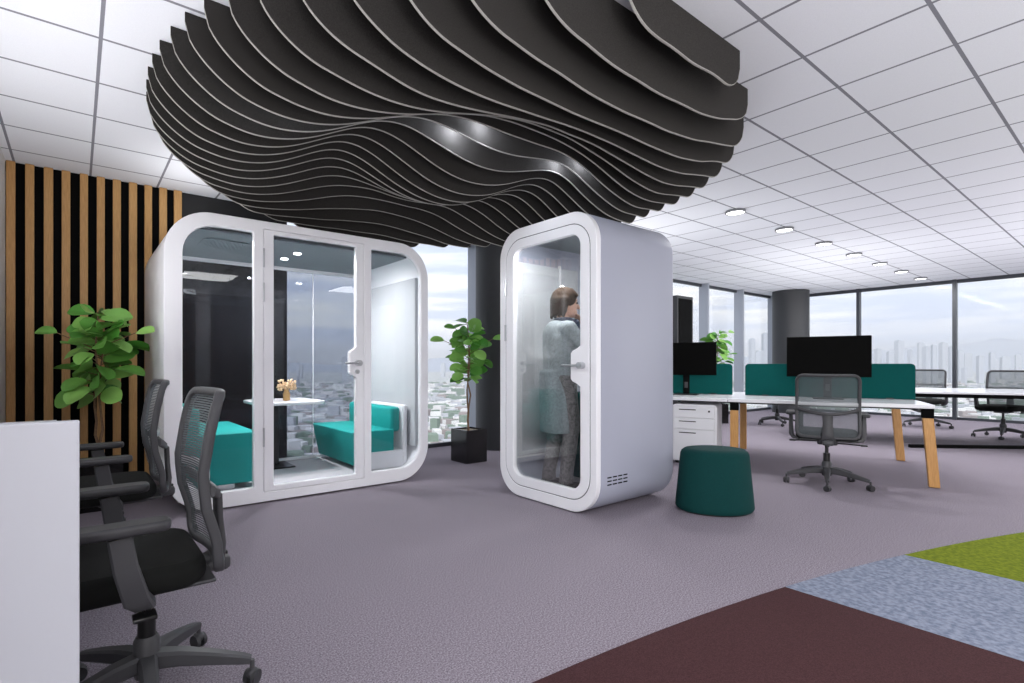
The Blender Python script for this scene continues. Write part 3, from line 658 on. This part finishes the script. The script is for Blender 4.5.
def monitor(v, w, h, z0, label, az=21.5, u=.55):
    p = D1 @ Vector((u, v, .7355)); m = empty('monitor', p, math.radians(az), label, 'monitor')
    zc = z0-.735
    MB().box((-.012,-w/2,zc),(.0,w/2,zc+h),.004).build('display_panel', M['screen'], m)
    mb = MB(); mb.box((.0,-w/2+.02,zc+.02),(.03,w/2-.02,zc+h-.02),.01); mb.build('back_cover', M['black'], m)
    st = MB().box((.02,-.035,.012),(.035,.035,zc+h*.5),.004).build('stand', M['blackmatte'], m)
    MB().box((-.09,-.13,0),(.1,.13,.012),.004).build('stand_foot', M['black'], m)
    MB().box((.017,-.018,.08),(.0195,.018,.15),.001).build('cable_slot', M['chair_grey'], st)
monitor(.735, .72, .425, .962, 'wide black monitor above the grey chair seen from behind')
monitor(2.10, .65, .385, .968, 'black monitor on a stand, partly hidden by the phone booth')

# pedestal
pe = empty('drawer_pedestal', D1 @ Vector((.05,1.95,.001)), math.radians(21.5), 'white three drawer pedestal under the near desk beside the phone booth', 'drawer unit')
local_pl('body', [rr(-.225,.03,.225,.655,(.01,.01,.04,.04))], .54, M['white_matte'], pe, YZ, (.29,0,0), .004)
for i, (z0, z1) in enumerate(((.05,.382),(.387,.506),(.511,.635))):
    dd = MB().box((.0,-.205,z0),(.02,.205,z1),.004).build('drawer', M['white_matte'], pe)
    MB().box((-.004,-.02,(z1-.042)),(.001,.15,(z1-.033)),.001).build('drawer_pull', M['blackmatte'], dd)
MB().frustum((.004,-.15,.585),(-.004,-.15,.585),.011,.011,16).build('lock', M['black'], pe)
for u in (.06,.5):
    for v in (-.18,.18): MB().lathe([(0,0),(.02,0),(.02,.03),(0,.03)], (u,v,0), 14).build('foot', M['black'], pe)

# far desk
d2o = (9.93, -.08); d2 = empty('desk', (*d2o,0), math.radians(27), 'far white desk with black frame near the windows at the right edge', 'desk')
MB().box((0,0,.712),(1.6,3.4,.737),.004).build('desktop', M['white'], d2)
MB().box((.01,.01,.665),(1.59,3.39,.711),.004).build('under_frame', M['blackmatte'], d2)
for v in (.1, 3.3):
    MB().box((1.5,v-.03,.0),(1.56,v+.03,.665),.004).build('leg', M['black'], d2)
MB().box((.05,.08,.0),(.1,.14,.665),.004).build('leg', M['black'], d2)
fr_ = MB().sweep([(8.85,1.95,.022),(10.3,.69,.022)], .05, .042).build('floor_rail', M['blackmatte']); tag(fr_, 'low black rail lying on the carpet below the far white desk', 'floor rail')

# stool
st = empty('stool', (3.88, 1.985, 0), math.radians(-36), 'dark teal upholstered oval stool between phone booth and near desk', 'stool')
MB().lathe([(0,.012),(.235,.012),(.245,.03),(.243,.06),(.213,.42),(.205,.442),(.185,.458),(.15,.464),(0,.466)], n=64, sx=1.14, sy=.9).build('cover', M['teal'], st, 50)
MB().lathe([(0,0),(.22,0),(.22,.014),(0,.014)], n=40, sx=1.14, sy=.9).build('base', M['black'], st, 40)

# white desk panel at the left
wd = empty('white_desk', (-.22, 1.62, 0), 0, 'white desk with tall side panel filling the lower left corner', 'desk')
child(MB().box((-.465, 1.33, .0005), (.006, 1.358, .973), .003), 'side_panel', M['desk_panel'], wd)
child(MB().box((-.465, 1.36, .70), (-.1, 4.2, .735), .003), 'desktop', M['white_matte'], wd)
child(MB().box((-.46, 4.16, .0005), (-.12, 4.195, .699), .003), 'end_panel', M['white_matte'], wd)

# dark cabinet by the window wall
dc = empty('tall_cabinet', (8.8, 5.2, 0), 0, 'tall dark grey cabinet against the windows right of the phone booth', 'cabinet')
child(MB().box((8.5,5.0,.001),(9.02,5.45,2.31),.006), 'body', M['column'], dc)
child(MB().box((8.54,4.99,.05),(8.97,4.999,2.26),.003), 'door', M['blackmatte'], dc)

# ---------------------------------------------------------------- plants
def leaf_mesh(bm, p, d, L, W, up, curl, R):
    d = d.normalized(); sd = d.cross(up).normalized(); n = sd.cross(d).normalized()
    pr = [(0,.05),(.1,.45),(.26,.82),(.45,1.0),(.68,1.05),(.84,.88),(.95,.52),(1,.08)]
    rows = []
    for t, w in pr:
        c = p+d*(L*t)-n*(curl*L*t*t)
        ww = W/2*w
        rows.append([bm.verts.new(c-sd*ww+n*ww*.28), bm.verts.new(c-sd*ww*.5+n*ww*.08), bm.verts.new(c), bm.verts.new(c+sd*ww*.5+n*ww*.08), bm.verts.new(c+sd*ww+n*ww*.28)])
    for A, B in zip(rows, rows[1:]):
        for j in range(4): bm.faces.new((A[j],A[j+1],B[j+1],B[j]))
def plant(name, loc, rz, h0, h1, rad, seed, label, pot=.29, poth=.365, nleaf=64, droop=.35, scale=1.0, cat='plant', extra=(), xmax=9):
    e = empty(name, loc, rz, label, cat); R = random.Random(seed)
    a = pot/2
    mb = MB(); mb.box((-a,-a,.0),(a,a,poth),.006)
    pt_ = MB(); bm = pt_.bm
    for s in (0,):
        o_ = [bm.verts.new((x*a,y*a,0)) for x,y in ((-1,-1),(1,-1),(1,1),(-1,1))]
        t_ = [bm.verts.new((x*a,y*a,poth)) for x,y in ((-1,-1),(1,-1),(1,1),(-1,1))]
        i_ = [bm.verts.new((x*(a-.014),y*(a-.014),poth)) for x,y in ((-1,-1),(1,-1),(1,1),(-1,1))]
        b_ = [bm.verts.new((x*(a-.014),y*(a-.014),poth-.06)) for x,y in ((-1,-1),(1,-1),(1,1),(-1,1))]
        bm.faces.new(o_[::-1])
        for A, B in ((o_,t_),(t_,i_),(i_,b_)):
            for j in range(4): bm.faces.new((A[j],A[(j+1)%4],B[(j+1)%4],B[j]))
        bm.faces.new(b_)
    pt_.build('pot', M['pot'], e)
    mb.bm.free()
    so = MB(); so.box((-a+.015,-a+.015,poth-.05),(a-.015,a-.015,poth-.02)); so.build('soil', M['soil'], e)
    tr = MB(); stems = []
    for s in range(2):
        p = Vector((.02*s-.01, .012*s, poth-.03)); top = h1-.1-s*.18; pts = [p.copy()]
        n = 9
        for i in range(1,n+1):
            q = Vector((.02*s-.01+R.uniform(-.018,.018)+(-.03 if s else .02)*math.sin(i/2.2), .015*s+R.uniform(-.015,.015), poth-.03+(top-poth)*i/n)); pts.append(q)
        for i in range(n): tr.capsule(pts[i], pts[i+1], .011*(1-.6*i/n), .011*(1-.6*(i+1)/n), 8)
        stems.append(pts)
    lf = MB(); pet = tr
    def stem_at(z, s):
        P = stems[s]
        for i in range(len(P)-1):
            if P[i].z <= z <= P[i+1].z: return P[i].lerp(P[i+1], (z-P[i].z)/(P[i+1].z-P[i].z))
        return P[-1]
    ang = R.uniform(0,6)
    for i in range(nleaf):
        t = (i+.5)/nleaf; z = h0+(h1-h0-.08)*t; s = i % 2
        z = min(z, stems[s][-1].z); p = stem_at(z, s); ang += 2.4+R.uniform(-.3,.3)
        prof = math.sin(PI*min(1,(t*.85+.18)))**.7
        reach = rad*prof*R.uniform(.35,1); L = scale*R.uniform(.14,.21)
        d = Vector((math.cos(ang), math.sin(ang), R.uniform(-.45,.6)))
        q = p+Vector((math.cos(ang),math.sin(ang),.35)).normalized()*max(.02, reach-L*.75)
        if (q-p).length > .03: pet.frustum(p, q, .0035, .0025, 6)
        leaf_mesh(lf.bm, q, d, L, L*R.uniform(.66,.8), Vector((R.uniform(-.9,.9)-.35,R.uniform(-.9,.9)-.55,.75)), R.uniform(.1,droop), R)
    for (dx,dy,z,L) in extra:
        p = stem_at(z-.12, 0); q = Vector((dx,dy,z)); pet.frustum(p, q, .004, .003, 6)
        leaf_mesh(lf.bm, q, Vector((dx,dy,.05)), L, L*.7, Vector((-.4,-.5,.8)), .15, R)
    tr_v = []
    for v in tr.bm.verts: v.co.x = min(v.co.x, xmax)
    tr.build('stem', M['bark'], e, 60)
    for v in list(lf.bm.verts)+list(tr_v): v.co.x = min(v.co.x, xmax)
    lfo = lf.build('foliage', M['leaf'], e, 60)
    return e
s_, c_ = math.sin(YW), math.cos(YW)     # picture-right direction in the room is (s_, -c_)
plant('potted_plant', (3.595, 4.63, .0005), 0, .88, 1.70, .27, 3, 'green leafy plant in a square black pot between the two booths', extra=((.27*s_,-.27*c_,1.38,.15),(-.28*s_,.28*c_,1.36,.16),(-.12,.1,1.5,.13)))
plant('potted_plant', (.145, 4.80, .0005), 0, .82, 1.62, .30, 11, 'green leafy plant in front of the slatted wall behind the office chairs', extra=((.22,-.28,1.33,.15),(-.26,.12,1.33,.15)), scale=1.05, xmax=.335)
plant('potted_plant', (9.72, 4.93, .0005), 1, 1.0, 1.8, .34, 21, 'green plant by the windows showing above the left teal desk screen', extra=((.3*s_,-.3*c_,1.47,.2),(.1,-.3,1.7,.16)))
# ---------------------------------------------------------------- person in the phone booth
pr = empty('person', (3.2, 2.87, .0865), math.radians(-26), 'person with short dark hair and grey cardigan standing inside the phone booth', 'person')
def remeshed(mb, name, mat, vox, parent, smooth=3):
    o = mb.build(name, mat, parent, 180)
    r = o.modifiers.new('remesh', 'REMESH'); r.mode = 'VOXEL'; r.voxel_size = vox; r.use_smooth_shade = True
    if smooth:
        k = o.modifiers.new('smooth', 'SMOOTH'); k.iterations = smooth; k.factor = .5
    return o
Hd = Matrix.Rotation(math.radians(-12), 4, 'Z') @ Matrix.Rotation(math.radians(4), 4, 'Y')   # head turn
hc = Vector((.02, 0, 1.50))
def hp(x, y, z): return hc + Hd @ Vector((x,y,z))
b = MB()
# head
b.ball(hc, .1, (.93,.74,1.08), 24, Hd); b.ball(hp(.03,0,-.055), .068, (.9,.82,.95), 20, Hd); b.ball(hp(.062,0,-.095), .022, (1,1.1,.8), 12)
b.frustum(hp(.088,0,.012), hp(.112,0,-.028), .008, .013, 10); b.ball(hp(.108,0,-.03), .0125, (1,1.1,.9), 12)
b.ball(hp(.088,0,-.058), .013, (.9,1.7,.6), 12, Hd); b.ball(hp(.086,0,-.068), .012, (.9,1.6,.6), 12, Hd)
for s in (-1,1):
    b.ball(hp(.0,s*.074,-.012), .026, (.7,.3,1.1), 12, Hd); b.ball(hp(.078,s*.03,.03), .016, (.6,1.4,.5), 12, Hd)
b.capsule((-.005,0,1.33), hp(-.012,0,-.06), .055, .05)
# torso under the clothes
b.capsule((-.03,0,.95), (-.025,0,1.12), .10, .10); b.capsule((-.015,0,1.12),(-.02,0,1.27),.11,.11); b.capsule((-.02,-.13,1.29),(-.02,.13,1.29),.055,.055)
# arms: right raised to the chin, left across the front
SR, ER, WR = Vector((-.02,-.165,1.285)), Vector((.13,-.20,1.06)), Vector((.165,-.07,1.30))
SL_, EL, WL = Vector((-.02,.165,1.285)), Vector((.03,.21,1.02)), Vector((.2,.06,1.02))
for S_, E_, W_ in ((SR,ER,WR),(SL_,EL,WL)): b.capsule(S_, E_, .045, .037); b.capsule(E_, W_, .037, .025)
def hand(w, d, palm, thumb_side, curl):
    d = d.normalized(); n = palm.normalized(); s = d.cross(n).normalized()*thumb_side
    c = w+d*.045
    for k in (-.026,-.009,.009,.026): b.capsule(w+s*k*.6, w+d*.082+s*k, .0135, .0115, 8)
    for k, L in zip((.028,.010,-.009,-.027), (.068,.076,.07,.055)):
        p = w+d*.085+s*k; a = (d+n*curl).normalized(); a2 = (d*(1-curl)+n*curl*1.6).normalized()
        b.capsule(p, p+a*L*.5, .0088, .008, 8); b.capsule(p+a*L*.5, p+a*L*.5+a2*L*.5, .008, .0066, 8)
    p = w+d*.02+s*.026; a = (d*.7+s*.75+n*.25).normalized()
    b.capsule(p, p+a*.035, .012, .0095, 8); b.capsule(p+a*.035, p+a*.035+(a+d*.5).normalized()*.03, .0095, .0078, 8)
hand(WR, Vector((-.02,.08,.09))+Vector((-.03,.0,.04)), Vector((-.8,.2,.1)), 1, .45)
hand(WL, Vector((.05,-.09,.0)), Vector((-.2,0,-1)), 1, .3)
# legs and feet
hips = [(-.02,-.085,.93),(-.02,.085,.93)]; knees = [(.03,-.09,.50),(-.02,.085,.50)]; ank = [(-.01,-.09,.09),(-.09,.085,.09)]
for h_, k_, a_ in zip(hips, knees, ank):
    b.capsule(h_, k_, .088, .058); b.capsule(k_, a_, .055, .036)
    b.capsule((a_[0]-.03,a_[1],.035),(a_[0]+.13,a_[1]-.01,.03),.03,.026)
remeshed(b, 'body', M['skin'], .0065, pr, 2)
# hair
b = MB(); b.ball(hp(-.018,0,.03), .108, (.98,.86,1.0), 24, Hd)
for i in range(26):
    a = math.radians(84+i*(192/25)); x, y = math.cos(a)*.088-.02, math.sin(a)*.082
    L = .078 if abs(i-12.5) > 3 else .09
    b.capsule(hp(x*.95,y*.95,.03), hp(x*.98,y*.98,-L-.012+.02*math.sin(i*2.3)), .026, .013, 8)
for i in range(7): y = -.06+i*.02; b.capsule(hp(.03,y*.8,.105), hp(.078,y*1.12,.052+.012*abs(y)/.06), .02, .011, 8)
remeshed(b, 'hair', M['hair'], .007, pr, 2)
for s in (-1,1):
    e_ = MB().ball(hp(.087,s*.031,.008), .0085, n=12).build('eye', M['black'], pr, 60)
# cardigan
b = MB()
b.capsule((-.035,0,1.24),(-.03,0,1.0),.135,.135,20); b.capsule((-.02,-.13,1.285),(-.02,.13,1.285),.07,.07,16)
b.capsule((-.03,-.07,1.2),(-.03,-.08,.95),.105,.11,16); b.capsule((-.03,.07,1.2),(-.03,.08,.95),.105,.11,16)
for S_, E_, W_ in ((SR,ER,WR),(SL_,EL,WL)): b.capsule(S_, E_, .066, .056, 16); b.capsule(E_, E_.lerp(W_,.9), .056, .038, 16)
t = MB(); t.lathe([(0,.46),(.148,.46),(.15,.6),(.155,.75),(.155,.95),(.0,1.0)], (-.06,0,0), 40, .85, 1.1)
me = bpy.data.meshes.new('t'); t.bm.to_mesh(me); t.bm.free(); b.bm.from_mesh(me); bpy.data.meshes.remove(me)
remeshed(b, 'cardigan', M['cardigan'], .011, pr, 4)
b = MB(); b.lathe([(.05,0),(.078,.01),(.085,.035),(.07,.06),(.052,.062),(.05,.0)], (0,0,1.325), 28); b.capsule((.09,-.04,1.34),(.115,-.02,1.12),.035,.03); b.capsule((.09,.04,1.34),(.115,.02,1.12),.035,.03)
remeshed(b, 'scarf', M['shirt'], .008, pr, 2)
for nm, (k_, a_) in zip('ab', zip(knees, ank)):
    b = MB(); b.capsule((-.035,k_[1]*.9,.90), k_, .105, .072, 20); b.capsule(k_, (a_[0],a_[1],.12), .067, .052, 20); b.frustum((a_[0],a_[1],.13),(a_[0],a_[1],.06),.054,.058,24)
    remeshed(b, 'trouser_leg', M['trousers'], .008, pr, 3)
    b = MB(); b.capsule((a_[0]-.035,a_[1],.038),(a_[0]+.14,a_[1]-.01,.032),.037,.03,14); b.capsule((a_[0],a_[1],.045),(a_[0]+.01,a_[1],.10),.04,.038,14); b.box((a_[0]-.06,a_[1]-.033,.001),(a_[0]+.165,a_[1]+.028,.02),.006)
    remeshed(b, 'shoe', M['shoe'], .007, pr, 2)

# ---------------------------------------------------------------- outside: city, hills, sky
struct('city_ground', MB().box((-3000,20,-96),(14000,14000,-95)), M['ground_out'])
struct('city_ground', MB().box((30,-9000,-96),(14000,20,-95)), M['ground_out'])
R = random.Random(12)
def world(px, d):    # a direction in the picture plane and a distance -> place outside
    r = (px-CX)/F*d; return (d*math.cos(YW)+r*math.sin(YW), d*math.sin(YW)-r*math.cos(YW))
TW = []
def clear(x, y, r): return all((x-a)**2+(y-b)**2 > (w+r)**2 for a, b, w in TW)
def tower(px, d, top_px, wpx, label='pale far-off tower on the hazy skyline', group='far-off skyline towers'):
    x, y = world(px, d)
    w = wpx*d/F
    if not clear(x, y, w): return
    top = 1.09+(CY-top_px)*d/F; w = wpx*d/F
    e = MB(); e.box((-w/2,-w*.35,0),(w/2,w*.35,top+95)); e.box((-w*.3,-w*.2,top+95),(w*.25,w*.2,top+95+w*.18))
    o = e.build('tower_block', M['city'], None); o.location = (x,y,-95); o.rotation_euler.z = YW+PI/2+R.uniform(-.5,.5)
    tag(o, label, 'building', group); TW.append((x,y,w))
for px, tp, w in ((899,341,8),(921,343,6),(934,345,5),(926,347,7),(943,343,7),(878,349,6),(890,352,6),(910,350,5),(870,354,6),(951,347,5),(960,351,6),(968,354,7),(852,352,5),(844,356,6),(836,354,5),(980,356,6),(992,353,5),(1005,357,8),(1018,355,5)):
    tower(px, R.uniform(2300,4200), tp, w*.8)
for px, tp, w in ((752,339,5),(759,352,9),(765,334,5),(728,350,6),(720,354,6),(690,352,7)): tower(px, R.uniform(1800,2600), tp, w)
for i in range(60): px = R.uniform(280,1020); tower(px, R.uniform(1400,4200), CY-R.uniform(-6,8), R.uniform(2,5), 'pale distant block in the hazy city below the windows', 'distant city blocks')
mb = MB()
def fastbox(bm, x, y, w, l, h, a, z=-95):
    c, s = math.cos(a), math.sin(a); v = []
    for k in (z, z+h):
        for p, q_ in ((-w,-l),(w,-l),(w,l),(-w,l)): v.append(bm.verts.new((x+p*c-q_*s, y+p*s+q_*c, k)))
    for f in ((4,5,6,7),(0,1,5,4),(1,2,6,5),(2,3,7,6),(3,0,4,7)): bm.faces.new([v[i] for i in f])
for i in range(9500):
    d = 230*(12)**(R.random()**.75); px = R.uniform(-60,1090)
    x, y = world(px, d)
    if (x < 30 and y < 30) or not clear(x, y, 45): continue
    sc_ = min(1.8, .42+d/1100)
    fastbox(mb.bm, x, y, R.uniform(4,11)*sc_, R.uniform(4,10)*sc_, R.uniform(4,13)*(1+.8*(R.random()>.93)), R.uniform(0,3))
h_ = pm('mixed_roofs', (196,196,198), .9)
n_ = h_.node_tree; g_ = n_.nodes.new('ShaderNodeNewGeometry'); r_ = n_.nodes.new('ShaderNodeValToRGB'); r_.color_ramp.interpolation = 'CONSTANT'
r_.color_ramp.elements[0].color = lin((206,204,204)); r_.color_ramp.elements[1].color = lin((120,136,122)); r_.color_ramp.elements[1].position = .72
for p_, c_c in ((.3,(176,178,184)),(.5,(222,222,220)),(.62,(150,140,138))): e_ = r_.color_ramp.elements.new(p_); e_.color = lin(c_c)
n_.links.new(g_.outputs['Random Per Island'], r_.inputs[0]); n_.links.new(r_.outputs[0], n_.nodes['Principled BSDF'].inputs['Base Color'])
o = mb.build('city_rooftops', h_); tag(o, 'carpet of small pale houses of the city far below the windows', 'city', None, 'stuff')
mb = MB(); bm = mb.bm; rows = []
for i in range(81):
    px = -400+i*28; d = 7000; x, y = world(px, d)
    top = 120+330*max(0, math.exp(-((px-1010)/190)**2))+110*math.exp(-((px-640)/220)**2)+40*math.sin(i*.9)+25*math.sin(i*2.3)
    x2, y2 = world(px, d*1.3)
    rows.append([bm.verts.new((x,y,-95)), bm.verts.new((x*1.08,y*1.08,-95+top*.8)), bm.verts.new((x*1.16,y*1.16,-95+top)), bm.verts.new((x2,y2,-95))])
for A, B in zip(rows, rows[1:]):
    for j in range(3): bm.faces.new((A[j],A[j+1],B[j+1],B[j]))
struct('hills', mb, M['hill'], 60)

wd_ = bpy.data.worlds.new('sky'); bpy.context.scene.world = wd_; wd_.use_nodes = True
nt = wd_.node_tree; N = nt.nodes; L = nt.links; bg = N['Background']
tc = N.new('ShaderNodeTexCoord'); sp = N.new('ShaderNodeSeparateXYZ'); L.new(tc.outputs['Generated'], sp.inputs[0])
mp = N.new('ShaderNodeMapping'); mp.inputs['Scale'].default_value = (1.6,1.6,16); L.new(tc.outputs['Generated'], mp.inputs[0])
nz = N.new('ShaderNodeTexNoise'); nz.inputs['Scale'].default_value = 2.2; nz.inputs['Detail'].default_value = 5; nz.inputs['Roughness'].default_value = .5; L.new(mp.outputs[0], nz.inputs['Vector'])
r1 = N.new('ShaderNodeValToRGB'); r1.color_ramp.elements[0].position = .0; r1.color_ramp.elements[0].color = lin((214,220,234))
els = r1.color_ramp.elements; els[1].position = .5; els[1].color = lin((236,238,242))
for p, c in ((.03,(214,220,235)),(.07,(232,234,238)),(.11,(246,246,243)),(.2,(232,236,245))):
    e_ = els.new(p); e_.color = lin(c)
L.new(sp.outputs['Z'], r1.inputs[0])
r2 = N.new('ShaderNodeValToRGB'); r2.color_ramp.elements[0].position = .42; r2.color_ramp.elements[1].position = .62
r2.color_ramp.elements[0].color = (0,0,0,1); r2.color_ramp.elements[1].color = (.85,.85,.85,1); L.new(nz.outputs['Fac'], r2.inputs[0])
mx = N.new('ShaderNodeMix'); mx.data_type = 'RGBA'; mx.inputs['B'].default_value = lin((184,196,222)); L.new(r2.outputs[0], mx.inputs['Factor']); L.new(r1.outputs[0], mx.inputs['A'])
L.new(mx.outputs['Result'], bg.inputs[0]); bg.inputs[1].default_value = 1.18

hz = bpy.data.materials.new('outdoor_haze'); hz.use_nodes = True; hz.node_tree.nodes.remove(hz.node_tree.nodes['Principled BSDF'])
vs_ = hz.node_tree.nodes.new('ShaderNodeVolumeScatter'); vs_.inputs['Density'].default_value = .00015; vs_.inputs['Color'].default_value = (.92,.95,1,1)
hz.node_tree.links.new(vs_.outputs[0], hz.node_tree.nodes['Material Output'].inputs['Volume'])
for lo, hi in (((-3500,30,-95.5),(15000,15000,330)), ((40,-9500,-95.5),(15000,29.9,330))):
    h = MB().box(lo, hi).build('haze', hz); tag(h, 'thin bluish haze over the city outside the windows', 'haze', None, 'stuff')
# ---------------------------------------------------------------- added fill lights without fixtures; canopy spots; sun
def lamp(x, y, z, e, size=.5, col=(1,.99,.98)):
    l = bpy.data.lights.new('fill_lamp', 'POINT'); l.energy = e; l.shadow_soft_size = size; l.color = col
    k = bpy.data.objects.new('fill_lamp', l); C.objects.link(k); k.location = (x,y,z); return k
def area(x, y, z, sx, sy, en, rot, name='fill_lamp'):
    l = bpy.data.lights.new(name, 'AREA'); l.shape = 'RECTANGLE'; l.size = sx; l.size_y = sy; l.energy = en
    k = bpy.data.objects.new(name, l); C.objects.link(k); k.location = (x,y,z); k.rotation_euler = rot; return k
area(-.45, -2.4, 1.5, 2.2, 4.2, 190, (0,-PI/2,0), 'left_wall_fill')  # added soft fill; the left wall has no window here
area(11.2, -4.9, 1.5, 4.4, 2.2, 170, (PI/2,0,math.radians(25)), 'front_wall_fill')  # added fill turned into the room from a windowless stretch of wall
area(4.6, -.6, 1.16, 4.6, .5, 18, (PI,0,0), 'upward_fill_row')  # upward fills added out of view to brighten the ceiling, no fixture
area(9.8, -.6, 1.16, 5.4, .5, 46, (PI,0,0), 'upward_fill_row')
area(12.2, 3.6, 1.16, 1.8, 1.6, 13, (PI,0,0), 'upward_fill_midair')  # unseen upward fills in mid-air, added to lighten the far ceiling
area(10.3, 3.6, 1.16, 1.4, 1.4, 11, (PI,0,0), 'upward_fill_midair')
area(8.7, 3.2, 1.16, 1.2, 1.2, 9, (PI,0,0), 'upward_fill_midair')
area(1.2, -.9, 1.16, 1.6, .5, 14, (PI,0,0), 'upward_fill_row')
area(-.29, 2.8, 1.16, .25, 2.6, 25, (PI,0,0), 'upward_fill_desk')  # added upward fill over the left desk, no lamp stands there
area(5.3, 4.3, 1.16, 1.0, 1.0, 24, (PI,0,0), 'upward_fill_midair')  # another added fill, concealed behind the phone booth
area(.9, 4.9, 2.26, .5, .8, 3, (PI,0,0), 'upward_fill_roof')  # added unseen fill above the meeting booth, aimed at the ceiling
for x in (2.0, 5.0, 8.0, 11.0):
    area(x, -2.2, H-.03, .9, .9, 34 if x < 3 else 32, (0,0,0), 'overhead_fill')  # added downward fill behind the camera, no ceiling fitting modelled
for x, y, en in ((2.22,2.672,3.6),(2.1,2.828,4.6),(3.25,2.672,3.4),(3.14,2.828,3.2),(.95,2.828,2.2),(.85,2.985,1.6)):
    l = bpy.data.lights.new('canopy_spot', 'POINT'); l.energy = en; l.shadow_soft_size = .05; l.color = (.84,.9,1)
    k = bpy.data.objects.new('canopy_spot', l); C.objects.link(k); k.location = (x,y,2.71)
sn = bpy.data.lights.new('sun', 'SUN'); sn.energy = 2.2; sn.angle = .05; k = bpy.data.objects.new('sun', sn); C.objects.link(k)
k.rotation_euler = Vector((.62,.55,-.56)).to_track_quat('-Z','Y').to_euler()
